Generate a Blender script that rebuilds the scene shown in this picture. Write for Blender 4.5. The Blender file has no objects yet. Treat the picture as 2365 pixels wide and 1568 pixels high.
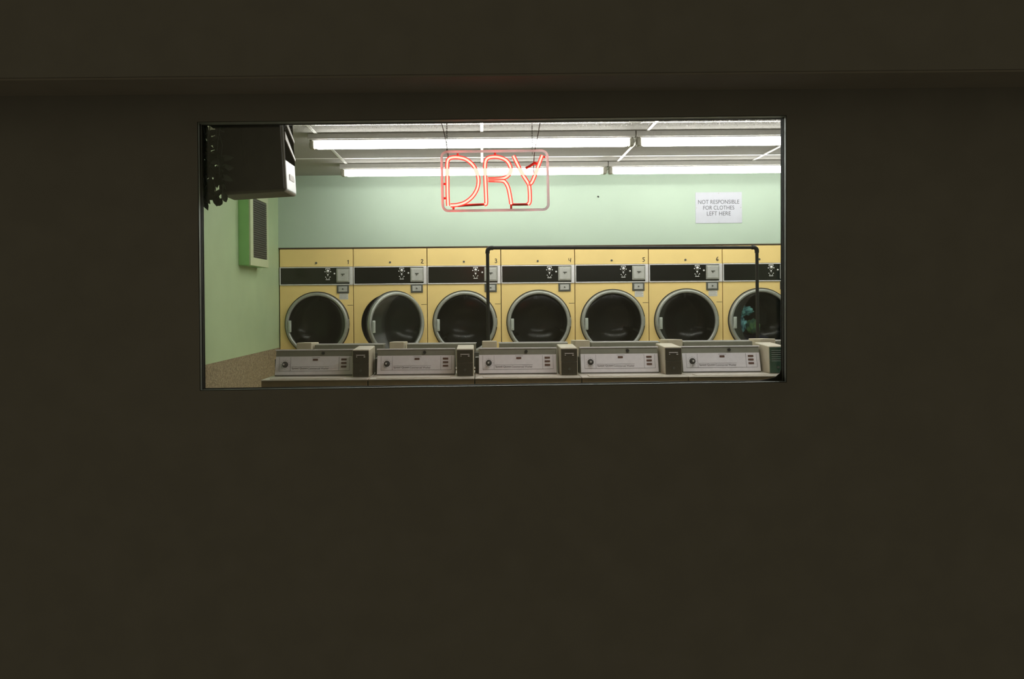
import bpy, bmesh, math, random
from mathutils import Matrix, Vector
random.seed(7)
SC = bpy.context.scene
COL = SC.collection
R = math.radians
PI = math.pi

# ------------------------------------------------------------------ camera
F = 1840.0                       # focal length in pixels of the 2365 px frame
VX, VY = 1116.0, 693.0           # pixel of the optical axis
EYE = 1.40
ROLL = R(0.5)
cam_d = bpy.data.cameras.new('camera')
cam = bpy.data.objects.new('camera', cam_d)
COL.objects.link(cam)
cam_d.sensor_width = 36.0
cam_d.lens = F / 2365.0 * 36.0
cam_d.shift_x = (1182.5 - VX) / 2365.0
cam_d.shift_y = -(784.0 - VY) / 2365.0
cam_d.clip_start = 0.05
cam.matrix_world = Matrix.Translation((0, 0, EYE)) @ Matrix.Rotation(R(90), 4, 'X') @ Matrix.Rotation(-ROLL, 4, 'Z')
SC.camera = cam

# ------------------------------------------------------------------ world, exposure, light levels
w = bpy.data.worlds.new('night')
SC.world = w
w.use_nodes = True
bg = w.node_tree.nodes['Background']
bg.inputs['Color'].default_value = (1.0, 0.89, 0.53, 1)
bg.inputs['Strength'].default_value = 0.18
SC.view_settings.view_transform = 'Standard'
SC.view_settings.look = 'None'
SC.view_settings.gamma = 1.0
SC.view_settings.use_curve_mapping = False
SC.view_settings.exposure = 0.0
SC.cycles.use_denoising = True
SC.cycles.max_bounces = 10
SC.cycles.diffuse_bounces = 6
SC.cycles.transparent_max_bounces = 16
SC.cycles.sample_clamp_indirect = 4.0
TUBE = (1.0, 0.985, 0.945)
TUBE_STRENGTH = 26.0


def at(px, py, y):
    """world point seen at pixel (px, py) at distance y"""
    du, dv = px - VX, VY - py
    c, s = math.cos(ROLL), math.sin(ROLL)
    u, v = du * c + dv * s, -du * s + dv * c
    return Vector((u * y / F, y, EYE + v * y / F))


# ------------------------------------------------------------------ materials
def mat(name, col, rough=0.5, metal=0.0, vary=0.0, scale=20.0, bump=0.0, spec=0.5, emit=None, estr=0.0, dark=None):
    m = bpy.data.materials.new(name)
    m.use_nodes = True
    nt = m.node_tree
    b = nt.nodes['Principled BSDF']
    b.inputs['Base Color'].default_value = (*col, 1)
    b.inputs['Roughness'].default_value = rough
    b.inputs['Metallic'].default_value = metal
    b.inputs['Specular IOR Level'].default_value = spec
    if emit:
        b.inputs['Emission Color'].default_value = (*emit, 1)
        b.inputs['Emission Strength'].default_value = estr
    if vary or bump:
        tc = nt.nodes.new('ShaderNodeTexCoord')
        nz = nt.nodes.new('ShaderNodeTexNoise')
        nz.inputs['Scale'].default_value = scale
        nz.inputs['Detail'].default_value = 5
        nt.links.new(tc.outputs['Object'], nz.inputs['Vector'])
        if vary:
            rp = nt.nodes.new('ShaderNodeValToRGB')
            rp.color_ramp.elements[0].position = 0.35
            rp.color_ramp.elements[1].position = 0.65
            d = dark or tuple(c * (1 - vary) for c in col)
            rp.color_ramp.elements[0].color = (*d, 1)
            rp.color_ramp.elements[1].color = (*[min(1, c * (1 + vary * 0.4)) for c in col], 1)
            nt.links.new(nz.outputs['Fac'], rp.inputs['Fac'])
            nt.links.new(rp.outputs['Color'], b.inputs['Base Color'])
        if bump:
            bp = nt.nodes.new('ShaderNodeBump')
            bp.inputs['Strength'].default_value = bump
            bp.inputs['Distance'].default_value = 0.004
            nt.links.new(nz.outputs['Fac'], bp.inputs['Height'])
            nt.links.new(bp.outputs['Normal'], b.inputs['Normal'])
    return m


def emis(name, col, strength):
    m = bpy.data.materials.new(name)
    m.use_nodes = True
    nt = m.node_tree
    nt.nodes.clear()
    o = nt.nodes.new('ShaderNodeOutputMaterial')
    e = nt.nodes.new('ShaderNodeEmission')
    e.inputs['Color'].default_value = (*col, 1)
    e.inputs['Strength'].default_value = strength
    nt.links.new(e.outputs[0], o.inputs['Surface'])
    return m


def neon_glass(name, col, strength):
    m = emis(name, col, strength)
    nt = m.node_tree
    o = [n for n in nt.nodes if n.type == 'OUTPUT_MATERIAL'][0]
    e = [n for n in nt.nodes if n.type == 'EMISSION'][0]
    t = nt.nodes.new('ShaderNodeBsdfTransparent')
    t.inputs['Color'].default_value = (0.97, 0.19, 0.17, 1)
    a = nt.nodes.new('ShaderNodeAddShader')
    nt.links.new(e.outputs[0], a.inputs[0])
    nt.links.new(t.outputs[0], a.inputs[1])
    nt.links.new(a.outputs[0], o.inputs['Surface'])
    return m


def pane_mat(name, tint, dust=0.0, rough=0.0, ior=1.45):
    m = bpy.data.materials.new(name)
    m.use_nodes = True
    nt = m.node_tree
    nt.nodes.clear()
    N, L = nt.nodes.new, nt.links.new
    o = N('ShaderNodeOutputMaterial')
    t = N('ShaderNodeBsdfTransparent')
    t.inputs['Color'].default_value = (*tint, 1)
    g = N('ShaderNodeBsdfGlossy')
    g.inputs['Roughness'].default_value = rough
    fr = N('ShaderNodeFresnel')
    fr.inputs['IOR'].default_value = ior
    mx = N('ShaderNodeMixShader')
    L(fr.outputs[0], mx.inputs['Fac'])
    L(t.outputs[0], mx.inputs[1])
    L(g.outputs[0], mx.inputs[2])
    out = mx
    if dust:
        tc = N('ShaderNodeTexCoord')
        sep = N('ShaderNodeSeparateXYZ')
        L(tc.outputs['Object'], sep.inputs[0])
        nz = N('ShaderNodeTexNoise')
        nz.inputs['Scale'].default_value = 170
        nz.inputs['Detail'].default_value = 2
        L(tc.outputs['Object'], nz.inputs['Vector'])
        mr = N('ShaderNodeMapRange')
        mr.inputs['From Min'].default_value = 2.13
        mr.inputs['From Max'].default_value = 2.265
        mr.inputs['To Min'].default_value = -0.30
        mr.inputs['To Max'].default_value = 0.17
        L(sep.outputs['Z'], mr.inputs['Value'])
        ad = N('ShaderNodeMath')
        ad.operation = 'ADD'
        L(nz.outputs['Fac'], ad.inputs[0])
        L(mr.outputs[0], ad.inputs[1])
        th = N('ShaderNodeMapRange')
        th.inputs['From Min'].default_value = 0.655
        th.inputs['From Max'].default_value = 0.755
        th.inputs['To Max'].default_value = dust
        L(ad.outputs[0], th.inputs['Value'])
        mk = N('ShaderNodeMapRange')  # mask stands for missing back light: no dust specks at left
        mk.inputs['From Min'].default_value = -0.98
        mk.inputs['From Max'].default_value = -0.90
        L(sep.outputs['X'], mk.inputs['Value'])
        ml = N('ShaderNodeMath')
        ml.operation = 'MULTIPLY'
        L(th.outputs[0], ml.inputs[0])
        L(mk.outputs[0], ml.inputs[1])
        th = ml
        df = N('ShaderNodeBsdfTranslucent')
        df.inputs['Color'].default_value = (0.95, 0.95, 0.94, 1)
        m2 = N('ShaderNodeMixShader')
        L(th.outputs[0], m2.inputs['Fac'])
        L(mx.outputs[0], m2.inputs[1])
        L(df.outputs[0], m2.inputs[2])
        out = m2
    L(out.outputs[0], o.inputs['Surface'])
    return m


def speckle_mat(name, c0, c1, c2):
    m = mat(name, c1, 0.6)
    nt = m.node_tree
    N, L = nt.nodes.new, nt.links.new
    tc = N('ShaderNodeTexCoord')
    nz = N('ShaderNodeTexNoise')
    nz.inputs['Scale'].default_value = 70
    nz.inputs['Detail'].default_value = 6
    nz.inputs['Roughness'].default_value = 0.75
    L(tc.outputs['Object'], nz.inputs['Vector'])
    rp = N('ShaderNodeValToRGB')
    e = rp.color_ramp.elements
    e[0].position, e[0].color = 0.36, (*c0, 1)
    e[1].position, e[1].color = 0.64, (*c2, 1)
    k = e.new(0.5)
    k.color = (*c1, 1)
    L(nz.outputs['Fac'], rp.inputs['Fac'])
    L(rp.outputs['Color'], nt.nodes['Principled BSDF'].inputs['Base Color'])
    return m


M = {}
M['ext'] = mat('dark_render', (0.138, 0.130, 0.130), 0.95, vary=0.05, scale=6, spec=0.1)
M['soffit'] = mat('soffit_lightened', (0.16, 0.145, 0.14), 0.9, vary=0.05, scale=6, spec=0.1)  # paler than the wall, to offset the shade under the eave
M['green'] = mat('pale_green_paint', (0.405, 0.510, 0.405), 0.55, vary=0.03, scale=2.5, bump=0.03, spec=0.3)
M['green_side'] = mat('green_paint', (0.43, 0.56, 0.33), 0.5, vary=0.06, scale=2.5, bump=0.03, spec=0.3)
M['green_box'] = mat('green_gloss_paint', (0.24, 0.52, 0.17), 0.45, vary=0.05, scale=8)
M['cream_green'] = mat('cream_green_paint', (0.50, 0.58, 0.36), 0.45, vary=0.05, scale=10)
M['tile'] = mat('ceiling_tile', (0.38, 0.37, 0.345), 0.9, vary=0.10, scale=90, bump=0.25, spec=0.1)
M['tbar'] = mat('white_enamel_tee', (0.88, 0.88, 0.86), 0.35)
M['floor'] = mat('tan_lino', (0.40, 0.35, 0.26), 0.5, vary=0.15, scale=30)
M['wains'] = speckle_mat('speckled_laminate', (0.10, 0.08, 0.045), (0.25, 0.20, 0.12), (0.42, 0.35, 0.23))
M['alu'] = mat('weathered_aluminium', (0.21, 0.235, 0.235), 0.5, metal=0.2, vary=0.1, scale=40)
M['bronze'] = mat('dark_bronze_frame', (0.010, 0.010, 0.009), 0.7, metal=0.0, vary=0.1, scale=40)
M['rubber'] = mat('black_rubber', (0.012, 0.012, 0.011), 0.6, vary=0.1, scale=60)
M['glass'] = pane_mat('window_glass', (0.985, 0.99, 0.985), dust=0.4)
M['doorglass'] = pane_mat('dryer_door_glass', (0.90, 0.92, 0.89), ior=1.30, rough=0.16)
M['yellow'] = mat('yellow_enamel', (0.82, 0.625, 0.245), 0.38, vary=0.035, scale=5, spec=0.4)
M['seam'] = mat('dark_seam', (0.05, 0.03, 0.01), 0.8)
M['chrome'] = mat('brushed_chrome', (0.84, 0.84, 0.83), 0.32, metal=0.45, vary=0.05, scale=60)
M['steel'] = mat('dull_steel', (0.42, 0.43, 0.38), 0.42, metal=0.6, vary=0.1, scale=50)
M['ring'] = mat('grey_door_ring', (0.36, 0.38, 0.34), 0.4, metal=0.5, vary=0.08, scale=40)
M['handle'] = mat('pale_grey_handle', (0.45, 0.50, 0.45), 0.4, metal=0.3)
M['blackgl'] = mat('black_panel_glass', (0.008, 0.009, 0.007), 0.18, spec=0.5, vary=0.2, scale=20)
M['white'] = mat('white_print', (0.80, 0.80, 0.78), 0.5)
M['black'] = mat('black_ink', (0.018, 0.016, 0.012), 0.6)
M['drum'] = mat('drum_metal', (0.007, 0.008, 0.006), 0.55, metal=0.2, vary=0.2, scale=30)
M['plate'] = mat('coin_plate', (0.50, 0.51, 0.47), 0.4, metal=0.4, vary=0.08, scale=60)
M['dkplate'] = mat('dark_grey_plate', (0.09, 0.095, 0.08), 0.5, metal=0.3, vary=0.1, scale=60)
M['sticker'] = mat('paper_sticker', (0.62, 0.62, 0.56), 0.7, vary=0.1, scale=120)
M['almond'] = mat('brown_enamel', (0.22, 0.165, 0.075), 0.42, vary=0.06, scale=15)
M['deck'] = mat('deck_enamel', (0.74, 0.70, 0.60), 0.35, vary=0.06, scale=15)
M['console'] = mat('console_grey', (0.22, 0.225, 0.175), 0.45, vary=0.06, scale=30)
M['panel'] = mat('lavender_grey_panel', (0.84, 0.825, 0.86), 0.4, vary=0.04, scale=40)
M['coinbox'] = mat('beige_coin_box', (0.56, 0.51, 0.38), 0.45, vary=0.06, scale=25)
M['coinfront'] = mat('dark_brown_plate', (0.045, 0.038, 0.024), 0.4, vary=0.12, scale=50)
M['greenreflect'] = mat('green_reflection_plate', (0.03, 0.075, 0.045), 0.35, vary=0.12, scale=50)  # green reflection put into the plate colour
M['brown'] = mat('brown_badge', (0.11, 0.05, 0.035), 0.4)
M['knob'] = mat('dark_knob', (0.03, 0.03, 0.028), 0.35)
M['print'] = mat('grey_print', (0.16, 0.15, 0.15), 0.6)
M['pipe'] = mat('black_iron_pipe', (0.014, 0.015, 0.012), 0.5, metal=0.3, vary=0.2, scale=50)
M['unit'] = mat('dark_metal_case', (0.030, 0.030, 0.022), 0.6, vary=0.15, scale=20)
M['unitshade'] = mat('shaded_metal_case', (0.08, 0.085, 0.055), 0.5, vary=0.1, scale=20)  # darker than the silver side: underside shade put into the colour
M['void'] = mat('vent_void', (0.006, 0.006, 0.005), 1.0, vary=0.1, scale=40, spec=0.0)
M['silver'] = mat('silver_case', (0.36, 0.37, 0.37), 0.4, metal=0.3, vary=0.05, scale=40)
M['grille'] = mat('dark_grille', (0.05, 0.052, 0.042), 0.6, vary=0.2, scale=60)
M['leaf'] = mat('dark_leaf', (0.016, 0.03, 0.012), 0.6, vary=0.3, scale=30)
M['pot'] = mat('dark_pot', (0.05, 0.04, 0.03), 0.6)
M['sign'] = mat('sign_board', (0.47, 0.485, 0.54), 0.5, vary=0.03, scale=20)
M['signink'] = mat('sign_ink', (0.085, 0.085, 0.09), 0.6)
M['fixture'] = mat('fixture_enamel', (0.50, 0.49, 0.45), 0.45, vary=0.05, scale=40)
M['socket'] = mat('lamp_socket', (0.36, 0.35, 0.28), 0.5, vary=0.2, scale=80)
M['tube'] = emis('fluorescent', TUBE, TUBE_STRENGTH)
M['neoncore'] = emis('neon_core', (1.0, 0.43, 0.37), 11.0)
M['neonglow'] = neon_glass('neon_glow', (1.0, 0.11, 0.085), 0.55)
M['redtube'] = mat('red_blockout_paint', (0.50, 0.02, 0.01), 0.35, emit=(0.6, 0.02, 0.01), estr=0.0)
M['acrylic'] = mat('milky_acrylic', (0.95, 0.93, 0.96), 0.25, spec=0.6)
_nt = M['acrylic'].node_tree
_t = _nt.nodes.new('ShaderNodeBsdfTranslucent')
_t.inputs['Color'].default_value = (0.98, 0.96, 0.98, 1)
_m = _nt.nodes.new('ShaderNodeMixShader')
_m.inputs['Fac'].default_value = 0.93
_nt.links.new(_nt.nodes['Principled BSDF'].outputs[0], _m.inputs[1])
_nt.links.new(_t.outputs[0], _m.inputs[2])
_nt.links.new(_m.outputs[0], [n for n in _nt.nodes if n.type == 'OUTPUT_MATERIAL'][0].inputs['Surface'])
M['cord'] = mat('brown_cord', (0.06, 0.03, 0.025), 0.6)
M['chain'] = mat('dark_chain', (0.10, 0.09, 0.08), 0.4, metal=0.6)


# ------------------------------------------------------------------ mesh helpers
class MB:
    def __init__(s):
        s.v, s.f, s.sm = [], [], []

    def add(s, vs, fs, smooth=False):
        o = len(s.v)
        s.v += [tuple(v) for v in vs]
        for f in fs:
            s.f.append([o + i for i in f])
            s.sm.append(smooth)
        return s

    def bm(s, b, mtx=None):
        b.verts.ensure_lookup_table()
        vs = [(mtx @ v.co) if mtx else v.co.copy() for v in b.verts]
        for i, v in enumerate(b.verts):
            v.index = i
        fs = [[v.index for v in f.verts] for f in b.faces]
        s.add(vs, fs)
        b.free()
        return s

    def box(s, x0, x1, y0, y1, z0, z1, bev=0.0, seg=2, mtx=None):
        b = bmesh.new()
        bmesh.ops.create_cube(b, size=1)
        for v in b.verts:
            v.co = Vector(((x0 + x1) / 2 + v.co.x * (x1 - x0), (y0 + y1) / 2 + v.co.y * (y1 - y0), (z0 + z1) / 2 + v.co.z * (z1 - z0)))
        if bev:
            bmesh.ops.bevel(b, geom=b.edges[:], offset=bev, segments=seg, profile=0.5, affect='EDGES')
        return s.bm(b, mtx)

    def hexa(s, p, bev=0.0, seg=2):
        """8 points: bottom loop 4, top loop 4"""
        b = bmesh.new()
        vs = [b.verts.new(q) for q in p]
        for f in ((3, 2, 1, 0), (4, 5, 6, 7), (0, 1, 5, 4), (1, 2, 6, 5), (2, 3, 7, 6), (3, 0, 4, 7)):
            b.faces.new([vs[i] for i in f])
        if bev:
            bmesh.ops.bevel(b, geom=b.edges[:], offset=bev, segments=seg, profile=0.5, affect='EDGES')
        return s.bm(b)

    def tube(s, pts, r, n=12, caps=True, closed=False):
        pts = [Vector(p) for p in pts]
        m = len(pts)
        tang = []
        for i in range(m):
            if closed:
                t = pts[(i + 1) % m] - pts[i - 1]
            else:
                t = pts[min(i + 1, m - 1)] - pts[max(i - 1, 0)]
            tang.append(t.normalized())
        ref = Vector((0, 0, 1))
        if abs(tang[0].dot(ref)) > 0.9:
            ref = Vector((0, 1, 0))
        nrm = (ref - tang[0] * ref.dot(tang[0])).normalized()
        vs, fs = [], []
        for i in range(m):
            t = tang[i]
            nrm = (nrm - t * nrm.dot(t)).normalized()
            bn = t.cross(nrm)
            rr = r[i] if isinstance(r, (list, tuple)) else r
            for k in range(n):
                a = 2 * PI * k / n
                vs.append(pts[i] + (nrm * math.cos(a) + bn * math.sin(a)) * rr)
        for i in range(m if closed else m - 1):
            j = (i + 1) % m
            for k in range(n):
                k2 = (k + 1) % n
                fs.append((i * n + k, i * n + k2, j * n + k2, j * n + k))
        s.add(vs, fs, True)
        if caps and not closed:
            s.add(vs[:n], [list(range(n))[::-1]])
            s.add(vs[-n:], [list(range(n))])
        return s

    def lathe(s, c, prof, n=64, axis='y', smooth=True):
        """prof: (radius, along); axis through c"""
        vs, fs = [], []
        for (r, d) in prof:
            for k in range(n):
                a = 2 * PI * k / n
                if axis == 'y':
                    vs.append((c[0] + r * math.cos(a), c[1] + d, c[2] + r * math.sin(a)))
                elif axis == 'z':
                    vs.append((c[0] + r * math.cos(a), c[1] + r * math.sin(a), c[2] + d))
                else:
                    vs.append((c[0] + d, c[1] + r * math.cos(a), c[2] + r * math.sin(a)))
        for i in range(len(prof) - 1):
            for k in range(n):
                k2 = (k + 1) % n
                fs.append((i * n + k, (i + 1) * n + k, (i + 1) * n + k2, i * n + k2))
        return s.add(vs, fs, smooth)

    def disc(s, c, r, y0, y1, n=24):
        return s.lathe((c[0], 0, c[1]), [(0.0001, y0), (r, y0), (r, y1), (0.0001, y1)], n, 'y', False)

    def build(s, name, m, parent=None, loc=None):
        me = bpy.data.meshes.new(name)
        me.from_pydata(s.v, [], s.f)
        b = bmesh.new()
        b.from_mesh(me)
        sm = [f.smooth for f in b.faces]
        bmesh.ops.recalc_face_normals(b, faces=b.faces[:])
        b.to_mesh(me)
        b.free()
        me.polygons.foreach_set('use_smooth', s.sm)
        me.materials.append(m)
        o = bpy.data.objects.new(name, me)
        COL.objects.link(o)
        if parent:
            o.parent = parent
        if loc:
            o.location = loc
        return o


def tag(o, label=None, cat=None, group=None, kind=None):
    if label: o['label'] = label
    if cat: o['category'] = cat
    if group: o['group'] = group
    if kind: o['kind'] = kind
    return o


def empty(name, loc, rz=0):
    o = bpy.data.objects.new(name, None)
    COL.objects.link(o)
    o.location = loc
    o.rotation_euler = (0, 0, rz)
    o.empty_display_size = 0.1
    return o


def dup(root, loc, rz=0, skip=()):
    r = root.copy()
    COL.objects.link(r)
    r.location = loc
    r.rotation_euler = (0, 0, rz)
    for ch in list(root.children):
        if ch.name.split('.')[0] in skip:
            continue
        c = ch.copy()
        COL.objects.link(c)
        c.parent = r
        for g in list(ch.children):
            d = g.copy()
            COL.objects.link(d)
            d.parent = c
    return r


def struct(o):
    o['kind'] = 'structure'
    return o


def text_mb(txt, width, depth, height=None, bold=0.0):
    """text as MB points in the x/z plane, facing -y, centred, fitted to width (and height)"""
    cu = bpy.data.curves.new('lettering', 'FONT')
    cu.body = txt
    cu.size = 1.0
    cu.extrude = 0.02
    cu.offset = bold
    cu.align_x = 'LEFT'
    ob = bpy.data.objects.new('lettering', cu)
    COL.objects.link(ob)
    bpy.context.view_layer.update()
    me = bpy.data.meshes.new_from_object(ob.evaluated_get(bpy.context.evaluated_depsgraph_get()))
    xs = [v.co.x for v in me.vertices]
    ys = [v.co.y for v in me.vertices]
    x0, x1, y0, y1 = min(xs), max(xs), min(ys), max(ys)
    sx = width / (x1 - x0)
    sz = (height / (y1 - y0)) if height else sx
    vs = [((v.co.x - (x0 + x1) / 2) * sx, -(v.co.z + 0.02) / 0.04 * depth, (v.co.y - (y0 + y1) / 2) * sz) for v in me.vertices]
    fs = [list(p.vertices) for p in me.polygons]
    bpy.data.objects.remove(ob)
    bpy.data.curves.remove(cu)
    bpy.data.meshes.remove(me)
    return vs, fs


def put_text(mb, txt, cx, y, cz, width, height=None, bold=0.0, depth=0.0015, slope=0.0):
    vs, fs = text_mb(txt, width, depth, height, bold)
    mb.add([(cx + v[0], y + v[1] + v[2] * slope, cz + v[2]) for v in vs], fs)
    return mb


# ------------------------------------------------------------------ building shell
XL, XR = -2.215, 4.40
YW, YG, YI = 3.772, 3.833, 3.842      # outer face, glass, inner face of the window wall
YD = F / 213.0                       # dryer fronts
YB = 9.65
ZC = 2.766
DX = -2.207                          # left edge of the first dryer
DW = 0.8005

# window opening (slightly out of square, as the building has settled)
C = [at(474, 897, YG), at(1804, 878, YG), at(1803.5, 275, YG), at(468, 290, YG)]   # bl, br, tr, tl
C = [(p.x, p.z) for p in C]


def quad_ring(mb, inner, outer, y0, y1):
    """frame between two quads (bl, br, tr, tl in x,z), from y0 to y1"""
    vs = [(p[0], y, p[1]) for y in (y0, y1) for q in (inner, outer) for p in q]
    fs = []
    for i in range(4):
        j = (i + 1) % 4
        a, b = 0, 4
        fs.append((a + i, a + j, b + j, b + i))
        fs.append((8 + a + i, 8 + b + i, 8 + b + j, 8 + a + j))
        fs.append((a + i, 8 + a + i, 8 + a + j, a + j))
        fs.append((b + i, b + j, 8 + b + j, 8 + b + i))
    mb.add(vs, fs)
    return mb


def grow(q, d):
    (a, b, c, e) = q
    return [(a[0] - d, a[1] - d), (b[0] + d, b[1] - d), (c[0] + d, c[1] + d), (e[0] - d, e[1] + d)]


OUT = [(-5.5, -1.4), (7.0, -1.4), (7.0, 4.8), (-5.5, 4.8)]
OPEN = grow(C, 0.0045)
struct(MB().box(-5.5, 7.0, YW - 0.265, YW - 0.001, 2.385, 2.3945).build('trim_4', M['soffit']))
struct(quad_ring(MB(), OPEN, OUT, YW, YI).build('wall_front', M['ext']))
# projecting eave above the window
struct(MB().box(-5.5, 7.0, YW - 0.27, YW - 0.001, 2.395, 4.8).build('trim_1', M['ext']))

win = struct(empty('window_1', (0, 0, 0)))
fr = MB()
quad_ring(fr, grow(C, 0.0022), grow(C, 0.0044), YW + 0.002, YI)
fr.build('window_frame', M['bronze'], win)['kind'] = 'structure'
lip = MB()
quad_ring(lip, grow(C, 0.0014), grow(C, 0.0021), YW + 0.003, YW + 0.022)
lip.build('window_lip', M['alu'], win)['kind'] = 'structure'
hd = MB()
(hx0, hz0), (hx1, hz1) = grow(C, 0.0014)[3], grow(C, 0.0014)[2]
ya, yb_ = YW + 0.0225, YG - 0.012
hd.hexa([(hx0, ya, hz0), (hx1, ya, hz1), (hx1, yb_, hz1), (hx0, yb_, hz0), (hx0, ya, hz0 + 0.0007), (hx1, ya, hz1 + 0.0007), (hx1, yb_, hz1 + 0.0007), (hx0, yb_, hz0 + 0.0007)])
hd.build('head_lining', M['alu'], win)['kind'] = 'structure'
stop = MB()
quad_ring(stop, grow(C, 0.0002), grow(C, 0.0013), YW + 0.043, YW + 0.048)
stop.build('glazing_bead', M['alu'], win)['kind'] = 'structure'
gk = MB()
quad_ring(gk, grow(C, -0.002), grow(C, 0.0021), YG - 0.008, YG - 0.001)
# sagging corner of the gasket at lower right
pts = [(1700, 881.5), (1740, 879.5), (1770, 876), (1790, 871), (1801, 862), (1804, 850)]
top = [at(px, py, YG - 0.004) for px, py in pts]
bot = [at(px, py, YG - 0.004) for px, py in [(1700, 882.5), (1740, 881.5), (1770, 881), (1790, 880), (1806, 878), (1807, 850)]]
n = len(top)
gk.add([(p.x, p.y + d, p.z) for d in (0, 0.003) for r_ in (top, bot) for p in r_],
       [(i, i + 1, n + i + 1, n + i) for i in range(n - 1)] + [(2 * n + i, 3 * n + i, 3 * n + i + 1, 2 * n + i + 1) for i in range(n - 1)]
       + [(i, 2 * n + i, 2 * n + i + 1, i + 1) for i in range(n - 1)])
gk.build('gasket', M['rubber'], win)['kind'] = 'structure'
gp = MB()
g = grow(C, 0.002)
vs = [(p[0], y, p[1]) for y in (YG, YG + 0.006) for p in g]
gp.add(vs, [(0, 1, 2, 3), (7, 6, 5, 4), (0, 4, 5, 1), (1, 5, 6, 2), (2, 6, 7, 3), (3, 7, 4, 0)])
gp.build('window_glass', M['glass'], win)['kind'] = 'structure'

struct(MB().box(XL - 0.1, XR + 0.1, YI, YB + 0.1, -0.12, 0.0).build('floor', M['floor']))
struct(MB().box(XL - 0.12, XL, YI, YB + 0.1, 0.0, ZC).build('wall_left', M['green_side']))
struct(MB().box(XR, XR + 0.12, YI, YB + 0.1, 0.0, ZC).build('wall_right', M['green']))
XE = DX + 7 * DW
wb = MB()
wb.box(XL, XR, YD - 0.002, YD + 0.08, 1.985, ZC)
wb.box(XE + 0.006, XR, YD - 0.002, YD + 0.08, 0.0, 1.985)
wb.box(XL, XR, YB, YB + 0.1, 0.0, ZC)
struct(wb.build('wall_back', M['green']))
struct(MB().box(XL, XE + 0.006, YD - 0.006, YD + 0.03, 1.972, 1.985).build('trim_2', M['seam']))
# speckled dado on the left wall
struct(MB().box(XL, XL + 0.006, YI, YD + 0.3, 0.0, 0.905).build('trim_3', M['wains']))

# ceiling: tiles with a white tee grid
ce = MB()
ce.box(XL - 0.1, XR + 0.1, YI, YB + 0.1, ZC, ZC + 0.1)
ceil = struct(ce.build('ceiling', M['tile']))
tg = MB()
for X in (-1.345, 0.0, 1.345, 2.69, 4.035):
    tg.box(X - 0.012, X + 0.012, YI, YD, ZC - 0.006, ZC - 0.0005)
for s_ in (430, 360, 299, 242):
    tg.box(XL, XR, F / s_ - 0.012, F / s_ + 0.012, ZC - 0.005, ZC - 0.0005)
tg.build('ceiling_grid', M['tbar'], ceil)['kind'] = 'structure'

# ------------------------------------------------------------------ fluorescent fixtures
def make_fixture():
    L = 2.665
    t = empty('fluorescent_light', (0, 0, 0))
    h = MB()
    h.box(0, L, -0.062, 0.062, -0.048, 0, 0.006)
    h.box(0.03, L - 0.03, -0.05, 0.05, -0.056, -0.045, 0.003)
    h.build('housing', M['fixture'], t)
    for sgn in (0, 1):
        sk = MB()
        x = 0.030 if not sgn else L - 0.030
        a, b = (x - 0.020, x + 0.016)
        if sgn: a, b = x - 0.016, x + 0.020
        sk.box(a, b, -0.035, 0.035, -0.118, -0.045, 0.008)
        sk.lathe((a if not sgn else b, 0, -0.082), [(0.0001, -0.004), (0.02, -0.004), (0.02, 0.004), (0.0001, 0.004)], 20, 'x')
        sk.build('socket', M['socket'], t)
    tb = MB()
    x0, x1 = 0.052, L - 0.052
    tb.lathe((x0, 0, -0.083), [(0.0001, 0), (0.024, 0.0), (0.032, 0.008), (0.036, 0.022), (0.036, x1 - x0 - 0.022), (0.032, x1 - x0 - 0.008), (0.024, x1 - x0), (0.0001, x1 - x0)], 24, 'x')
    tb.build('lamp_tube', M['tube'], t)
    return t


rows = [F / 282, F / 231, 4.28]
labels = [
    ('long bright fluorescent fixture in the nearer ceiling row, behind the top of the neon sign', 'bright fluorescent fixture in the nearer ceiling row, cut off by the right window edge'),
    ('long fluorescent fixture in the farther ceiling row, crossing behind the neon letters', 'fluorescent fixture in the farther ceiling row, above the notice on the wall'),
    ('fluorescent fixture over the front washers, hidden above the window head, nearest row to the glass',)]
fx = None
for ri, y in enumerate(rows):
    for k, x in enumerate((-1.415, 1.256) if ri < 2 else (0.0,)):
        if fx is None:
            fx = make_fixture(); o = fx
            o.location = (x, y, ZC)
        else:
            o = dup(fx, (x, y, ZC))
        tag(o, labels[ri][k], 'ceiling light', 'strip lights on the ceiling')

# ------------------------------------------------------------------ dryers
CX, CZ, DR = 0.406, 1.156, 0.343


def plate_with_hole(mb, x0, x1, z0, z1, cx, cz, r, y0, y1, n=72):
    ang = [2 * PI * k / n for k in range(n)]
    for (x, z) in ((x0, z0), (x1, z0), (x1, z1), (x0, z1)):
        ang.append(math.atan2(z - cz, x - cx) % (2 * PI))
    ang = sorted(set(round(a, 6) for a in ang))
    inner, outer = [], []
    for a in ang:
        c, s = math.cos(a), math.sin(a)
        t = min([(x1 - cx) / c if c > 1e-9 else 1e9, (x0 - cx) / c if c < -1e-9 else 1e9,
                 (z1 - cz) / s if s > 1e-9 else 1e9, (z0 - cz) / s if s < -1e-9 else 1e9])
        inner.append((cx + r * c, cz + r * s))
        outer.append((cx + t * c, cz + t * s))
    m = len(ang)
    vs = [(p[0], y, p[1]) for y in (y0, y1) for q in (inner, outer) for p in q]
    fs = []
    for i in range(m):
        j = (i + 1) % m
        fs.append((i, j, m + j, m + i))
        fs.append((2 * m + i, 3 * m + i, 3 * m + j, 2 * m + j))
        fs.append((i, 2 * m + i, 2 * m + j, j))
        fs.append((m + i, m + j, 3 * m + j, 3 * m + i))
    mb.add(vs, fs)


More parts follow.
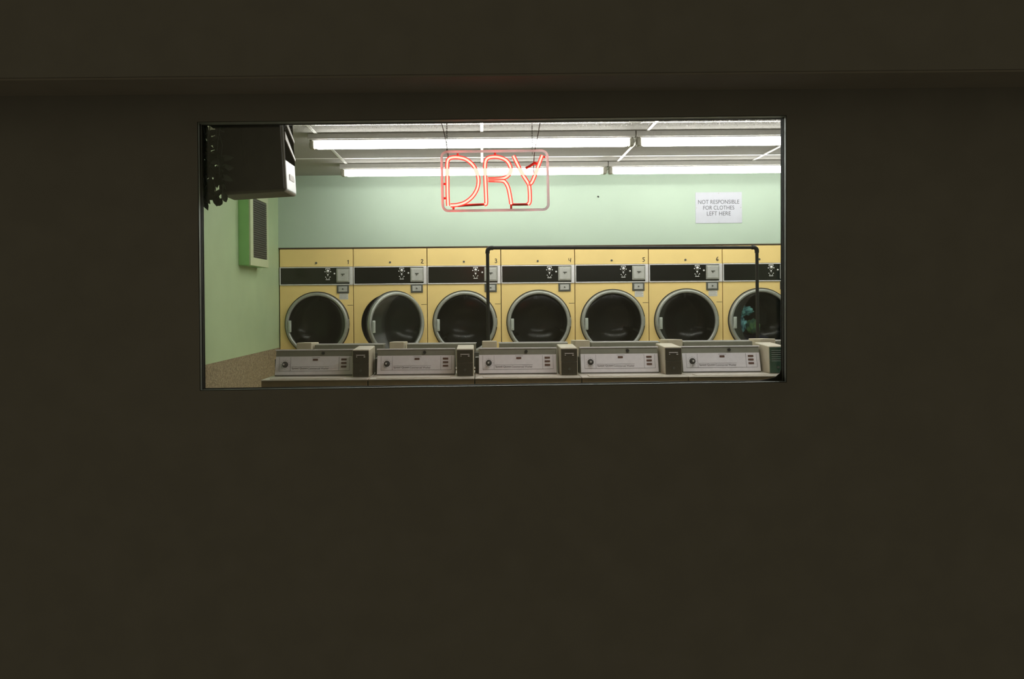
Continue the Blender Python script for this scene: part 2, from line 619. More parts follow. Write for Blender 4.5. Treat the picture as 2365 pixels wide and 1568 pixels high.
def make_door(parent):
    """origin at the hinge on the right"""
    d = MB()
    c = (-DR, 0, 0)
    d.lathe(c, [(0.343, -0.002), (0.343, -0.014), (0.338, -0.040), (0.330, -0.046), (0.312, -0.046), (0.306, -0.040), (0.304, -0.016), (0.304, -0.002), (0.343, -0.002)], 72)
    d.box(-0.012, 0.006, -0.020, -0.004, -0.05, 0.05, 0.004)
    door = d.build('door', M['ring'], parent, (CX + DR, 0, CZ))
    gk = MB()
    gk.lathe(c, [(0.352, 0.0), (0.352, -0.008), (0.3435, -0.012), (0.3435, 0.0), (0.352, 0.0)], 72)
    gk.build('seal', M['rubber'], door)
    g = MB()
    g.lathe(c, [(0.0001, -0.036), (0.10, -0.035), (0.20, -0.032), (0.28, -0.026), (0.304, -0.022), (0.304, -0.016), (0.0001, -0.028)], 72)
    g.build('door_glass', M['doorglass'], door)
    h = MB()
    hx = 0.119 - (CX + DR)
    h.box(hx - 0.018, hx + 0.017, -0.058, -0.040, -0.086, 0.042, 0.006)
    h.box(hx - 0.010, hx + 0.006, -0.066, -0.056, -0.070, 0.026, 0.004)
    h.build('handle', M['handle'], door)
    return door


def make_dryer():
    t = empty('coin_dryer', (0, 0, 0))
    g = 0.004
    x0, x1 = g, DW - g
    cab = MB()
    # shell behind the panels
    D = 0.93
    cab.box(x0, x0 + 0.012, 0.022, D, 0.0, 1.965)
    cab.box(x1 - 0.012, x1, 0.022, D, 0.0, 1.965)
    cab.box(x0 + 0.012, x1 - 0.012, 0.022, D, 1.950, 1.965)
    cab.box(x0 + 0.012, x1 - 0.012, 0.022, D, 0.0, 0.015)
    cab.box(x0 + 0.012, x1 - 0.012, D - 0.012, D, 0.015, 1.95)
    cab.build('cabinet', M['yellow'], t)
    fp = MB()
    plate_with_hole(fp, x0, x1, 0.10, 1.574, CX, CZ, 0.325, 0.0, 0.022)
    fp.build('front_panel', M['yellow'], t)
    kp = MB()
    kp.box(x0 + 0.01, x1 - 0.01, 0.02, 0.03, 0.0, 0.098)
    kp.build('kick_plate', M['dkplate'], t)
    tp = MB()
    tp.box(x0, x1, 0.0, 0.022, 1.778, 1.968, 0.003)
    tp.build('top_panel', M['yellow'], t)
    sm = MB()
    sm.box(CX + DR + 0.005 - 0.02, x1 - 0.002, -0.0006, 0.0005, 1.355, 1.360)
    sm.build('panel_seam', M['seam'], t)
    ds = MB()
    ds.disc((0.400, 1.818), 0.011, -0.007, 0.002, 20)
    ds.disc((0.400, 1.818), 0.005, -0.010, -0.006, 12)
    ds.build('lock', M['dkplate'], t)
    # control strip
    cs = MB()
    cs.box(x0, 0.772, -0.012, 0.018, 1.764, 1.774, 0.002)
    cs.box(x0, 0.772, -0.012, 0.018, 1.577, 1.588, 0.002)
    cs.box(x0, 0.014, -0.012, 0.018, 1.588, 1.764, 0.002)
    cs.box(0.762, x1, -0.013, 0.018, 1.577, 1.774, 0.003)
    cs.build('chrome_trim', M['chrome'], t)
    bp = MB()
    bp.box(0.014, 0.762, -0.006, 0.018, 1.588, 1.764)
    pan = bp.build('control_panel', M['blackgl'], t)
    mk = MB()
    yy = (-0.0076, -0.0055)
    for zz, ww in ((1.755, 0.026), (1.636, 0.022)):
        mk.box(0.526 - ww, 0.526 + ww, yy[0], yy[1], zz - 0.003, zz + 0.003)
    for dx, dz, r_ in ((-0.030, 1.722, 0.006), (0.030, 1.722, 0.006), (-0.022, 1.745, 0.004), (0.022, 1.745, 0.004), (0, 1.690, 0.009), (-0.014, 1.706, 0.003), (0.014, 1.706, 0.003), (0, 1.674, 0.003),
                       (-0.024, 1.664, 0.005), (0.024, 1.664, 0.005), (-0.014, 1.650, 0.004), (0.014, 1.650, 0.004)):
        mk.disc((0.526 + dx, dz), r_, yy[0], yy[1], 12)
    mk.build('lettering', M['white'], pan)
    kb = MB()
    kb.lathe((0.526, 0, 1.728), [(0.0001, -0.030), (0.012, -0.030), (0.014, -0.024), (0.017, -0.006)], 24)
    kb.build('dial', M['chrome'], pan)
    kb2 = MB()
    kb2.lathe((0.598, 0, 1.700), [(0.0001, -0.018), (0.007, -0.018), (0.010, -0.006)], 20)
    kb2.build('start_button', M['chrome'], pan)
    cu = MB()
    cu.box(0.620, 0.760, -0.018, 0.0, 1.604, 1.757, 0.004)
    sl = cu.build('coin_slide', M['steel'], t)
    ci = MB()
    ci.box(0.632, 0.748, -0.024, -0.017, 1.618, 1.745, 0.003)
    ci.build('coin_plate', M['plate'], sl)
    cd = MB()
    cd.box(0.672, 0.712, -0.034, -0.022, 1.690, 1.699, 0.003)
    cd.box(0.686, 0.694, -0.030, -0.022, 1.674, 1.690, 0.002)
    cd.build('coin_slot', M['dkplate'], sl)
    pl = MB()
    pl.box(0.622, 0.754, -0.010, 0.002, 1.487, 1.574, 0.003)
    lp = pl.build('coin_vault', M['dkplate'], t)
    pi = MB()
    pi.box(0.640, 0.736, -0.015, -0.009, 1.504, 1.562, 0.002)
    pin = pi.build('vault_door', M['plate'], lp)
    pd = MB()
    pd.disc((0.688, 1.533), 0.009, -0.019, -0.014, 16)
    pd.build('vault_lock', M['dkplate'], lp)
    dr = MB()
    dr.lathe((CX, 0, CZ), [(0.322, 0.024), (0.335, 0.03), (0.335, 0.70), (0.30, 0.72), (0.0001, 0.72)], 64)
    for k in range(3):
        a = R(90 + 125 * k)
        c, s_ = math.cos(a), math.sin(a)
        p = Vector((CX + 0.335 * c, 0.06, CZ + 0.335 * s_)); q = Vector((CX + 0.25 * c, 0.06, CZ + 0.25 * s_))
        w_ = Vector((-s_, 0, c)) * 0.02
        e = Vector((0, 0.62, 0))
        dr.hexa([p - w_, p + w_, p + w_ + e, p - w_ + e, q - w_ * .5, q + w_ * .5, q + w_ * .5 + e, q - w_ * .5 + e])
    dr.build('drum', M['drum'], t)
    make_door(t)
    return t


STROKES = {
    1: [[(.1, .75), (.35, 1), (.3, 0)]],
    2: [[(0, .8), (.2, 1), (.5, .95), (.55, .7), (.3, .4), (0, .05), (.3, .12), (.7, 0)]],
    3: [[(0, .9), (.3, 1), (.55, .85), (.45, .6), (.2, .52), (.5, .45), (.6, .2), (.35, 0), (0, .1)]],
    4: [[(.05, 1), (0, .5), (.6, .5)], [(.6, 1), (.5, 0)]],
    5: [[(.65, 1), (.1, .95), (.1, .6), (.45, .55), (.6, .3), (.4, .05), (0, 0)]],
    6: [[(.5, 1), (.15, .7), (0, .3), (.2, 0), (.5, .1), (.5, .4), (.2, .45), (.05, .25)]],
}

dry_labels = {
    1: 'yellow coin dryer marked 1 against the green left wall',
    2: 'yellow coin dryer marked 2 with its round door hanging ajar',
    3: 'yellow coin dryer marked 3 behind the left post of the black pipe rack',
    4: 'yellow coin dryer marked 4 with closed round dark door',
    5: 'yellow coin dryer marked 5 with a pale sticker under its coin plate',
    6: 'yellow coin dryer marked 6 with a pale sticker, below the wall notice',
    7: 'yellow coin dryer with blue laundry behind its door, cut by the right window edge',
}
d0 = make_dryer()
dryers = {}
for k in range(1, 8):
    loc = (DX + (k - 1) * DW, YD, 0)
    if k == 1:
        d = d0
        d.location = loc
    else:
        d = dup(d0, loc, skip=('dryer_number', 'paper_label'))
    tag(d, dry_labels[k], 'dryer', 'row of yellow coin dryers')
    dryers[k] = d
    if k == 2:
        for ch in d.children:
            if ch.name.startswith('door'):
                ch.rotation_euler = (0, 0, R(37))
for k in range(1, 7):
    nb = MB()
    for st in STROKES[k]:
        nb.tube([(0.736 + x * 0.038, -0.0012, 1.803 + z * 0.044) for x, z in st], 0.0036, 6)
    nb.build('dryer_number', M['black'], dryers[k])
for k in (1, 5, 6):
    st = MB()
    st.box(0.648, 0.744, -0.0022, 0.0, 1.420, 1.485)
    s_ = st.build('paper_label', M['sticker'], dryers[k])
    ln = MB()
    for q in range(4):
        ln.box(0.655, 0.737 - 0.01 * (q % 2), -0.0030, -0.0020, 1.430 + q * 0.013, 1.4325 + q * 0.013)
    ln.build('printed_lines', M['print'], s_)

# ------------------------------------------------------------------ laundry in the last dryer
def cloth_lump(name, c, r, m, label, seed, cat='laundry'):
    b = bmesh.new()
    bmesh.ops.create_icosphere(b, subdivisions=4, radius=1)
    rnd = random.Random(seed)
    dirs = [Vector((rnd.uniform(-1, 1), rnd.uniform(-1, 1), rnd.uniform(-1, 1))).normalized() for _ in range(7)]
    ph = [rnd.uniform(0, 6) for _ in range(7)]
    fr_ = [rnd.uniform(3, 9) for _ in range(7)]
    for v in b.verts:
        p = v.co.normalized()
        d = 1 + 0.05 * math.sin(17 * p.dot(dirs[0]) + 3 * math.sin(5 * p.dot(dirs[1]))) + sum(0.055 * math.sin(fr_[i] * p.dot(dirs[i]) * 1.6 + ph[i]) for i in range(7))
        v.co = Vector((p.x * r[0], p.y * r[1], p.z * r[2])) * d
    mb = MB()
    mb.bm(b)
    mb.sm = [True] * len(mb.sm)
    o = mb.build(name, m, None, c)
    tag(o, label, cat, 'laundry in the last dryer')
    return o


L7 = DX + 6 * DW + CX
M['teal'] = mat('turquoise_cloth', (0.32, 0.80, 0.98), 0.9, vary=0.75, scale=14, bump=0.6, dark=(0.02, 0.10, 0.16))
M['blue'] = mat('blue_cloth', (0.28, 0.66, 0.98), 0.9, vary=0.8, scale=16, bump=0.6, dark=(0.02, 0.07, 0.13))
M['olive'] = mat('green_cloth', (0.15, 0.30, 0.10), 0.9, vary=0.7, scale=11, bump=0.5, dark=(0.03, 0.10, 0.11))
M['navy'] = mat('navy_cloth', (0.02, 0.024, 0.07), 0.9, vary=0.5, scale=12, bump=0.5)
cloth_lump('navy_laundry', (L7 + 0.0, YD + 0.30, CZ - 0.235), (0.20, 0.20, 0.075), M['navy'], 'dark navy laundry heaped at the bottom of the last dryer drum', 4)
cloth_lump('green_laundry', (L7 - 0.042, YD + 0.12, CZ - 0.072), (0.075, 0.085, 0.075), M['olive'], 'green cloth in the middle of the laundry heap in the last dryer', 6)
cloth_lump('blue_laundry', (L7 - 0.190, YD + 0.085, CZ - 0.060), (0.062, 0.07, 0.10), M['blue'], 'blue cloth at the left side of the laundry heap by the door handle', 11)
cloth_lump('turquoise_laundry', (L7 - 0.130, YD + 0.095, CZ + 0.102), (0.075, 0.075, 0.05), M['teal'], 'turquoise cloth on top of the laundry heap in the last dryer', 3)

# ------------------------------------------------------------------ washers
WW = 0.648


def make_washer():
    t = empty('coin_washer', (0, 0, 0))
    DK = 0.928
    body = MB()
    body.box(0.003, WW - 0.003, 0.006, 0.55, 0.06, DK - 0.0075, 0.004)
    body.box(0.03, WW - 0.03, 0.05, 0.52, 0.0, 0.062)
    body.build('cabinet', M['almond'], t)
    dk = MB()
    dk.box(0.002, WW - 0.002, 0.0, 0.55, DK - 0.007, DK, 0.003, 2)
    dk.build('top_deck', M['deck'], t)
    ld = MB()
    ld.box(0.05, 0.50, 0.022, 0.115, DK - 0.002, DK + 0.006, 0.003)
    ld.build('lid', M['deck'], t)
    rh = MB()  # dark block added to stand for the dark gap beside the console
    rh.box(0.001, 0.10, 0.330, 0.41, DK - 0.001, 1.03, 0.004)
    rh.build('gap_shade_block', M['dkplate'], t)
    # sloping control console
    a, b = 0.022, 0.522
    z0, z1 = DK, 1.090
    yb, yt, yr = 0.235, 0.280, 0.375
    co = MB()
    co.hexa([(a, yb, z0), (b, yb, z0), (b, yr, z0), (a, yr, z0), (a + 0.004, yt, z1), (b - 0.004, yt, z1), (b - 0.004, yr - 0.01, z1), (a + 0.004, yr - 0.01, z1)], 0.004)
    for x in (a + 0.11, a + 0.37):
        co.disc((x, z1 - 0.022), 0.005, yr - 0.006, yr - 0.001, 12)
    con = co.build('console', M['console'], t)
    sl = (yt - yb) / (z1 - z0)

    def yf(z): return yb + (z - z0) * sl

    def slab(mb, x0, x1, za, zb, th, base=0.0):
        mb.hexa([(x0, yf(za) - base - th, za), (x1, yf(za) - base - th, za), (x1, yf(za) - base, za), (x0, yf(za) - base, za),
                 (x0, yf(zb) - base - th, zb), (x1, yf(zb) - base - th, zb), (x1, yf(zb) - base, zb), (x0, yf(zb) - base, zb)])
    cp = MB()
    cp.box(a - 0.001, b + 0.001, yt - 0.006, yt + 0.004, z1 - 0.003, z1 + 0.004, 0.001)
    slab(cp, a + 0.004, b - 0.004, z0 + 0.008, 1.050, 0.003)
    pn = cp.build('control_panel', M['panel'], t)
    sd = MB()
    slab(sd, a + 0.006, b - 0.006, z0 + 0.003, z0 + 0.007, 0.002)
    for x in (a + 0.028, a + 0.100, b - 0.092, b - 0.024):
        slab(sd, x - 0.0007, x + 0.0007, z0 + 0.032, 1.046, 0.001, 0.003)
    slab(sd, a + 0.028, b - 0.024, z0 + 0.031, z0 + 0.0325, 0.001, 0.003)
    slab(sd, a + 0.235, a + 0.285, 1.0415, 1.0430, 0.001, 0.003)
    slab(sd, a + 0.105, a + 0.345, 0.9855, 0.9868, 0.001, 0.003)
    for k in range(12):
        an = 2 * PI * k / 12
        x, z = a + 0.066 + 0.027 * math.cos(an), 1.000 + 0.027 * math.sin(an)
        slab(sd, x - 0.0013, x + 0.0013, z - 0.0013, z + 0.0013, 0.001, 0.003)
    sd.build('panel_lines', M['print'], pn)
    tx = MB()
    zt = 0.975
    put_text(tx, 'Speed Queen', a + 0.158, yf(zt) - 0.003, zt, 0.100, 0.0135, 0.012, 0.001, sl)
    put_text(tx, 'Commercial Washer', a + 0.278, yf(zt) - 0.003, zt, 0.132, 0.0115, 0.0, 0.001, sl)
    tx.build('lettering', M['print'], pn)
    kn = MB()
    zc, xc = 1.000, a + 0.066
    yk = yf(zc)
    kn.lathe((xc, yk, zc), [(0.0001, -0.034), (0.010, -0.034), (0.012, -0.030), (0.014, -0.010), (0.019, -0.008), (0.019, -0.002)], 28)
    kn.build('cycle_knob', M['knob'], pn)
    kc = MB()
    kc.disc((xc - 0.002, zc + 0.004), 0.006, yk - 0.037, yk - 0.033, 16)
    kc.build('knob_cap', M['chrome'], pn)
    bd = MB()
    slab(bd, a + 0.241, a + 0.273, 1.023, 1.035, 0.002, 0.003)
    bd.build('badge', M['brown'], pn)
    for k in range(3):
        li = MB()
        z = 1.030 - 0.0225 * k
        slab(li, b - 0.078, b - 0.044, z - 0.0055, z + 0.0055, 0.003, 0.003)
        li.build('indicator', M['brown'], pn)
    lk = MB()
    zl = 1.070
    lk.disc((a + 0.305, zl), 0.010, yf(zl) - 0.010, yf(zl) + 0.003, 20)
    lk.build('console_lock', M['knob'], con)
    # coin box beside the console
    x0, x1 = 0.534, 0.641
    cb = MB()
    cb.hexa([(x0, 0.132, DK), (x1, 0.132, DK), (x1, 0.40, DK), (x0, 0.40, DK), (x0, 0.140, 1.098), (x1, 0.140, 1.098), (x1, 0.40, 1.108), (x0, 0.40, 1.108)], 0.006, 3)
    box = cb.build('coin_box', M['coinbox'], t)
    return t, box


def coin_front(box, m, lined=False):
    DK = 0.928
    x0, x1 = 0.538, 0.637
    for (za, zb) in ((DK + 0.004, 1.012), (1.014, 1.092)):
        fr_ = MB()
        ya, yb_ = 0.132 + (za - DK) * 0.047 - 0.007, 0.132 + (zb - DK) * 0.047 - 0.007
        fr_.hexa([(x0, ya, za), (x1, ya, za), (x1, ya + 0.01, za), (x0, ya + 0.01, za), (x0, yb_, zb), (x1, yb_, zb), (x1, yb_ + 0.01, zb), (x0, yb_ + 0.01, zb)], 0.002)
        fr_.build('face_plate', m, box)
    y = 0.1265
    mk = MB()
    if lined:
        for q in range(6):
            mk.box(0.548, 0.628 - 0.006 * (q % 2), y + 0.001, y + 0.004, 1.070 - q * 0.013, 1.0725 - q * 0.013)
    else:
        for q in range(10):
            mk.box(0.560 + q * 0.0056, 0.5645 + q * 0.0056, y + 0.002, y + 0.005, 1.062, 1.0665)
        mk.box(0.560, 0.566, y + 0.002, y + 0.005, 1.052, 1.056)
        mk.box(0.606, 0.616, y + 0.002, y + 0.005, 1.051, 1.056)
    mk.build('coin_markings', M['white'] if not lined else M['handle'], box)
    lk = MB()
    lk.disc((0.587, 0.968), 0.008, y - 0.005, y + 0.004, 16)
    lk.build('vault_lock', M['dkplate'], box)


wz, wbox = make_washer()
coin_front(wbox, M['coinfront'])
YF = 4.82
front_labels = [
    'front-row coin washer with grey console nearest the speckled left wall, below dryer 1',
    'front-row coin washer with grey console standing in front of dryers 2 and 3',
    'front-row coin washer with grey console standing in front of dryer 4',
    'front-row coin washer with grey console standing in front of dryer 5',
    'front-row coin washer with grey console beside the lower right window corner, painted green reflection on coin box',
]
for k in range(5):
    loc = (-1.352 + k * WW, YF, 0)
    if k == 0:
        o = wz
        o.location = loc
    else:
        o = dup(wz, loc)
    if k == 4:                                  # printed coin box face, its green tint a painted reflection
        for ch in list(o.children):
            if ch.name.startswith('coin_box'):
                for gch in list(ch.children):
                    bpy.data.objects.remove(gch)
                coin_front(ch, M['greenreflect'], True)
    tag(o, front_labels[k], 'washer', 'front row of coin washers')
back_at = ['dryer 1', 'dryers 1 and 2', 'dryers 3 and 4', 'dryer 4', 'dryers 5 and 6', 'the last dryer']
back_labels = [
    'back-row washer seen from behind, beige coin box in front of the door of dryer 1',
    'back-row washer seen from behind, beige coin box below the ajar door of dryer 2',
    'back-row washer seen from behind, beige coin box in front of the door of dryer 3',
    'back-row washer seen from behind, beige coin box in front of the door of dryer 5',
    'back-row washer seen from behind, beige coin box in front of the door of dryer 6',
    'back-row washer seen from behind, beige coin box in front of the dryer holding blue laundry',
]
for k in range(6):
    o = dup(wz, (-0.690 + k * 0.66, 6.065, 0), PI)
    tag(o, back_labels[k], 'washer', 'back row of coin washers')

# ------------------------------------------------------------------ black pipe clothes rack
A = at(1126, 572, 6.40)
B = at(1748, 572, 6.64)
zr = (A.z + B.z) / 2
A.z = B.z = zr
rk = empty('clothes_rack', ((A.x + B.x) / 2, (A.y + B.y) / 2, 0))
tag(rk, 'black iron pipe clothes rack standing before dryers 3 to 7', 'clothes rack')
o_ = Vector(rk.location)
u = (B - A).normalized()
MB().tube([A - o_ + u * 0.03, B - o_ - u * 0.03], 0.0135, 16).build('crossbar', M['pipe'], rk)
for p, sgn in ((A, 1), (B, -1)):
    q = p - o_
    MB().tube([q - Vector((0, 0, 0.03)), Vector((q.x, q.y, 0.02))], 0.0135, 16).build('post', M['pipe'], rk)
    el = MB()
    arc = [q + u * sgn * 0.045]
    for k in range(7):
        a = PI / 2 * k / 6
        arc.append(q + u * sgn * (0.028 - 0.028 * math.sin(a)) + Vector((0, 0, -0.028 + 0.028 * math.cos(a))))
    arc.append(q + Vector((0, 0, -0.045)))
    el.tube(arc, 0.0175, 16)
    el.build('elbow', M['pipe'], rk)
    ft = MB()
    ft.lathe((q.x, q.y, 0), [(0.0001, 0), (0.07, 0), (0.07, 0.012), (0.022, 0.02), (0.022, 0.05), (0.0001, 0.05)], 32, 'z')
    ft.build('floor_flange', M['pipe'], rk)

# ------------------------------------------------------------------ notice, wall mark
S0, S1 = at(1606, 444.5, YD), at(1713, 515, YD)
sx, sz = (S0.x + S1.x) / 2, (S0.z + S1.z) / 2
ws, hs = 0.503, 0.335
nt_ = empty('wall_notice', (sx, YD - 0.002, sz))
tag(nt_, 'white notice reading NOT RESPONSIBLE FOR CLOTHES LEFT HERE on the green wall', 'sign')
MB().box(-ws / 2, ws / 2, -0.006, 0.0, -hs / 2, hs / 2, 0.001).build('board', M['sign'], nt_)
tx = MB()
for line, zz, ww in (('NOT RESPONSIBLE', 0.063, 0.445), ('FOR CLOTHES', 0.000, 0.335), ('LEFT HERE', -0.063, 0.258)):
    put_text(tx, line, 0, -0.006, zz, ww, 0.043, -0.002, 0.001)
tx.build('lettering', M['signink'], nt_)
for x, z in ((0, hs / 2 - 0.012), (0, -hs / 2 + 0.012), (-ws / 2 + 0.012, 0), (ws / 2 - 0.012, 0)):
    b_ = MB()
    b_.disc((x, z), 0.005, -0.009, -0.005, 12)
    b_.build('screw', M['steel'], nt_)
p = at(1381, 454, YD)
hk = MB()
hk.tube([(0, 0, 0), (0.004, -0.012, -0.004), (0.007, -0.016, -0.010)], [0.006, 0.009, 0.005], 10)
hk.disc((0, 0), 0.009, -0.004, 0.0, 14)
tag(hk.build('wall_peg', M['knob'], None, (p.x, YD - 0.002, p.z)), 'tiny dark peg on the bare green back wall', 'peg')

# ------------------------------------------------------------------ grille box on the left wall
vy0, vy1 = 7.22, 7.82
gx = XL + 0.098
z0, z1 = 1.735, 2.42
vt = empty('wall_vent', (XL, (vy0 + vy1) / 2, z0))
tag(vt, 'green painted vent box with dark grille on the left wall under the hanging unit', 'vent')
l = Vector(vt.location)
vb = MB()
vb.box(0, 0.098, vy0 - l.y, vy1 - l.y, 0, z1 - z0, 0.004)
vb.build('duct_box', M['green_box'], vt)
vf = MB()
for (a, b, c, d) in ((vy0, vy1, 0.0, 0.075), (vy0, vy1, z1 - z0 - 0.06, z1 - z0), (vy0, vy0 + 0.09, 0.075, z1 - z0 - 0.06), (vy1 - 0.05, vy1, 0.075, z1 - z0 - 0.06)):
    vf.box(0.098, 0.112, a - l.y, b - l.y, c, d, 0.002)
vf.build('frame', M['cream_green'], vt)
vg = MB()
vg.box(0.098, 0.102, vy0 + 0.09 - l.y, vy1 - 0.05 - l.y, 0.075, z1 - z0 - 0.06)
for k in range(26):
    zz = 0.085 + k * 0.0205
    vg.box(0.101, 0.111, vy0 + 0.09 - l.y, vy1 - 0.05 - l.y, zz, zz + 0.006)
vg.build('grille', M['grille'], vt)

# ------------------------------------------------------------------ hanging unit at upper left
UY = 4.16
pr = at(662, 441, UY)                      # lower right front corner
UW, UH, UD = 0.355, 0.56, 0.235
un = empty('air_conditioner', (pr.x, UY, pr.z))
un.rotation_euler = (0, R(-3.0), 0)
tag(un, 'dark boxy air conditioner with slotted silver side hanging in the upper left window corner', 'air conditioner')
ub = MB()
ub.box(-UW, 0, 0, UD, 0, UH, 0.018, 4)
ub.build('case', M['unitshade'], un)
sp = MB()
sp.box(-0.028, 0.0008, 0.004, UD - 0.004, -0.0008, UH, 0.016, 4)
sp.build('side_panel', M['silver'], un)
fb = MB()
fb.box(-UW + 0.006, -0.010, -0.010, 0.02, 0.012, UH - 0.006, 0.006)
face = fb.build('rear_panel', M['unit'], un)
em = MB()
em.box(-0.215, -0.185, -0.013, -0.008, 0.15, 0.34, 0.002)
em.build('raised_rib', M['unit'], un)
sv = MB()
sv.box(-0.001, 0.0022, 0.016, UD - 0.016, 0.165, UH - 0.03)
vent = sv.build('side_vent', M['void'], un)
for k in range(3):
    lv = MB()
    zz = 0.275 + k * 0.10
    lv.hexa([(0.001, 0.018, zz), (0.007, 0.018, zz), (0.007, UD - 0.018, zz - 0.085), (0.001, UD - 0.018, zz - 0.085),
             (0.001, 0.018, zz + 0.040), (0.007, 0.018, zz + 0.040), (0.007, UD - 0.018, zz - 0.070), (0.001, UD - 0.018, zz - 0.070)])
    lv.build('louvre', M['fixture'], vent)
sk = MB()
sk.box(0.0, 0.0030, 0.08, 0.18, 0.070, 0.100)
sk.build('sticker', M['white'], un)
br = MB()
for x in (-UW + 0.06, -0.06):
    br.tube([(x, UD / 2, UH - 0.01), (x, UD / 2, ZC - pr.z - 0.008)], 0.010, 10)
br.build('hanger_rod', M['pipe'], un)

# ------------------------------------------------------------------ hanging plant left of the unit
hp = empty('hanging_plant', (-1.43, 4.03, 2.40))
tag(hp, 'dark trailing plant hanging left of the boxy unit, leaves against the window edge', 'plant')
pt = MB()
pt.lathe((0, 0, 0), [(0.0001, 0), (0.07, 0), (0.09, 0.10), (0.095, 0.12), (0.085, 0.12), (0.08, 0.10), (0.0001, 0.10)], 28, 'z')
pt.build('pot', M['pot'], hp)
hg = MB()
for a in (0, 2.1, 4.2):
    hg.tube([(0.09 * math.cos(a), 0.09 * math.sin(a), 0.11), (0, 0, ZC - 2.40)], 0.003, 6)
hg.build('hanger', M['chain'], hp)
stm, lf = MB(), MB()
rnd = random.Random(5)


def leaf(mb, p, d, L, Wd):
    d = d.normalized()
    s_ = d.cross(Vector((rnd.uniform(-.5, .5), -1, rnd.uniform(-.5, .5)))).normalized()
    nrm = s_.cross(d).normalized()
    vs, fs = [], []
    prof = [(0, .06), (.2, .75), (.45, 1), (.75, .7), (1, .04)]
    for t_, w_ in prof:
        c = p + d * (L * t_) - nrm * (0.12 * L * t_ * t_)
        vs += [c - s_ * (Wd * w_) + nrm * 0.004 * w_, c - nrm * 0.002, c + s_ * (Wd * w_) + nrm * 0.004 * w_]
    for i in range(len(prof) - 1):
        fs += [(3 * i, 3 * i + 1, 3 * i + 4, 3 * i + 3), (3 * i + 1, 3 * i + 2, 3 * i + 5, 3 * i + 4)]
    mb.add(vs, fs, True)


for k in range(16):
    a = rnd.uniform(0, 2 * PI)
    ln = rnd.uniform(0.34, 0.50)
    ex = rnd.uniform(-0.07, 0.10)
    ey = rnd.uniform(-0.05, 0.05)
    p0 = Vector((0.07 * math.cos(a), 0.07 * math.sin(a), 0.11))
    pts = [p0, Vector((0.09 * math.cos(a), 0.09 * math.sin(a), 0.10)), Vector((ex, ey, -0.06))]
    nseg = max(2, int(ln / 0.07))
    for q in range(1, nseg + 1):
        pts.append(Vector((ex + rnd.uniform(-.015, .015), ey + rnd.uniform(-.015, .015), -0.06 - (ln - 0.08) * q / nseg)))
    stm.tube(pts, 0.0025, 5)
    for q in range(2, len(pts)):
        for j in range(int(rnd.random() < 0.45) if q < len(pts) * 0.6 else 3):
            c = pts[q - 1].lerp(pts[q], rnd.random())
            d = Vector((rnd.uniform(-1, 1), rnd.uniform(-.7, .7), rnd.uniform(-1.3, 0.1)))
            leaf(lf, c, d, rnd.uniform(0.05, 0.085), rnd.uniform(0.014, 0.022))
stm.build('stem', M['leaf'], hp)
lf.build('foliage', M['leaf'], hp)

# ------------------------------------------------------------------ neon sign
SY = 3.975


def z2(x, y):                     # point of the sign plane
    return at(840 + x / 4.73, 260 + y / 4.73, SY)


sc0 = z2(1430, 745)
ns = empty('neon_sign', sc0)
tag(ns, 'red neon DRY sign in a clear rounded frame hanging inside the window', 'neon sign')


def smooth(pts, n=8):
    P = [Vector((p[0], p[1], 0)) for p in pts]
    out = []
    for i in range(len(P) - 1):
        p0, p1, p2, p3 = P[max(i - 1, 0)], P[i], P[i + 1], P[min(i + 2, len(P) - 1)]
        for k in range(n):
            t = k / n
            out.append(0.5 * ((2 * p1) + (p2 - p0) * t + (2 * p0 - 5 * p1 + 4 * p2 - p3) * t * t + (3 * p1 - p0 - 3 * p2 + p3) * t ** 3))
    out.append(P[-1])
    return [(q.x, q.y) for q in out]


def path(pts, n=8, dy=0.0):
    return [z2(x, y) - sc0 + Vector((0, dy, 0)) for x, y in smooth(pts, n)]


letters = {
    'D': [[(922, 1018), (916, 880), (914, 700), (913, 560), (928, 508), (968, 490), (1040, 490), (1120, 512), (1195, 575), (1240, 665), (1254, 745), (1240, 830), (1190, 915), (1110, 980), (1025, 1008), (950, 1014)]],
    'R': [[(1322, 1000), (1338, 985), (1334, 850), (1328, 700), (1326, 570), (1345, 505), (1405, 484), (1490, 490), (1565, 528), (1604, 600), (1600, 655), (1560, 702), (1495, 722), (1360, 728)],
          [(1360, 738), (1500, 742), (1545, 760), (1578, 820), (1598, 910), (1612, 998)]],
    'Y': [[(1635, 472), (1690, 585), (1745, 690), (1800, 778), (1812, 840), (1816, 930), (1812, 980), (1795, 1000)],
          [(1950, 468), (1910, 575), (1868, 690), (1840, 755), (1818, 778), (1800, 778)]],
}
for ch, strokes in letters.items():
    core, glow = MB(), MB()
    for st in strokes:
        P = path(st)
        core.tube(P, 0.0048, 10)
        glow.tube(P, 0.0105, 14)
    c_ = core.build('neon_letter', M['neoncore'], ns)
    c_['label'] = 'glowing neon letter ' + ch
    glow.build('tube_glass', M['neonglow'], c_)
bo = MB()
bo.tube(path([(1030, 1016), (1110, 1010), (1318, 1000)], 4, 0.010), 0.0062, 12)
bo.build('blocked_tube', M['redtube'], ns)
bo = MB()
bo.tube(path([(1622, 1002), (1700, 1002), (1797, 1000)], 4, 0.006), 0.0062, 12)
bo.build('blocked_tube', M['redtube'], ns)
bo = MB()
bo.tube(path([(1770, 605), (1815, 580), (1860, 550)], 4, 0.012), 0.0065, 12)
bo.tube(path([(1850, 540), (1895, 552)], 4, 0.012), 0.0075, 12)
bo.build('electrode_cap', M['redtube'], ns)
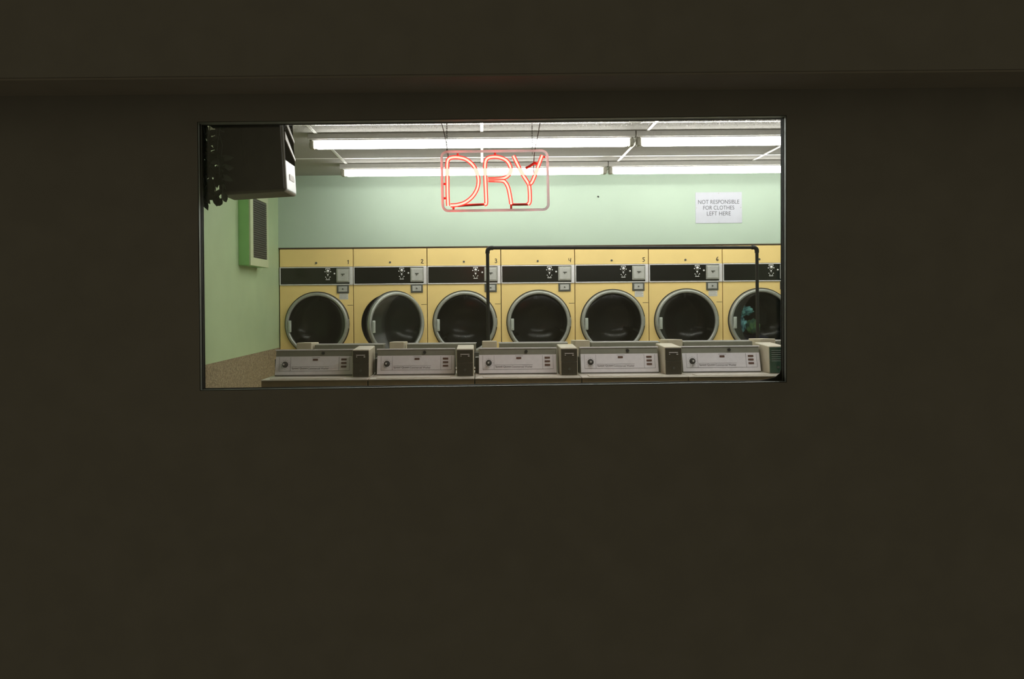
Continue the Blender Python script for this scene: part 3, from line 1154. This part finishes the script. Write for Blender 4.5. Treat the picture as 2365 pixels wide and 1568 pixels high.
for st in ([(1027, 440), (1027, 485)], [(1436, 432), (1436, 482)], [(1955, 470), (1985, 484)], [(862, 778), (905, 774)], [(870, 933), (908, 932)], [(980, 1015), (980, 1062)], [(1612, 1000), (1612, 1050)]):
    so = MB()
    so.tube(path(st, 3, 0.012), 0.0055, 10)
    so.build('standoff', M['redtube'], ns)
# rounded frame, two rails joined front to back
def frame_pts():
    x0, x1, y0, y1, r_ = 850, 2003, 424, 1068, 62
    out = []
    # corners drift with the slight skew of the frame
    def sk(x, y): return (x + (y - 424) * 0.024, y - (x - 850) * 0.0125 + 6)
    for cx, cy, a0 in ((x1 - r_, y0 + r_, -90), (x1 - r_, y1 - r_, 0), (x0 + r_, y1 - r_, 90), (x0 + r_, y0 + r_, 180)):
        for k in range(9):
            a = R(a0 + 90 * k / 8)
            out.append(sk(cx + r_ * math.cos(a), cy + r_ * math.sin(a)))
    return out


fp = frame_pts()
fm = MB()
fm.tube([z2(x, y) - sc0 for x, y in fp], 0.0066, 12, closed=True)
fm.build('sign_frame', M['acrylic'], ns)
fm = MB()
fm.tube([z2(x, y - 6) - sc0 + Vector((0, 0.030, 0)) for x, y in fp], 0.0022, 8, closed=True)
fm.build('rear_rail', M['cord'], ns)
tie = MB()
for x, y in (fp[4], fp[13], fp[22], fp[31]):
    tie.tube([z2(x, y) - sc0, z2(x, y - 6) - sc0 + Vector((0, 0.030, 0))], 0.002, 6)
tie.build('frame_tie', M['cord'], ns)
# chains up to the ceiling
for px in (910, 1842):
    ch = MB()
    p = z2(px, 425) - sc0
    topz = ZC - sc0.z - 0.004
    z, k = p.z - 0.012, 0
    while z < topz - 0.004:
        L = min(0.014, topz - z)
        ring = []
        for q in range(10):
            a = 2 * PI * q / 10
            dx, dz = 0.0028 * math.cos(a), 0.0080 * math.sin(a)
            ring.append(Vector((p.x + (dx if k % 2 else 0), p.y + 0.004 + (0 if k % 2 else dx), z + 0.006 + dz)))
        ch.tube(ring, 0.0013, 5, closed=True)
        z += 0.0115
        k += 1
    ch.build('chain', M['chain'], ns)
# supply cords
for pts in ([(700, -480), (790, -120), (852, 118), (885, 250), (912, 400), (921, 440), (920, 490)], [(2000, -480), (1965, -120), (1928, 105), (1905, 240), (1876, 380), (1862, 500), (1858, 590), (1860, 660)]):
    cd = MB()
    P = [q + Vector((0, 0.014, 0)) for q in path(pts, 5)]
    tz = ZC - sc0.z - 0.003
    P = [q for q in P if q.z < tz]
    P.insert(0, Vector((P[0].x, P[0].y, tz)))
    cd.tube(P, 0.0024, 6)
    cd.build('cord', M['cord'], ns)
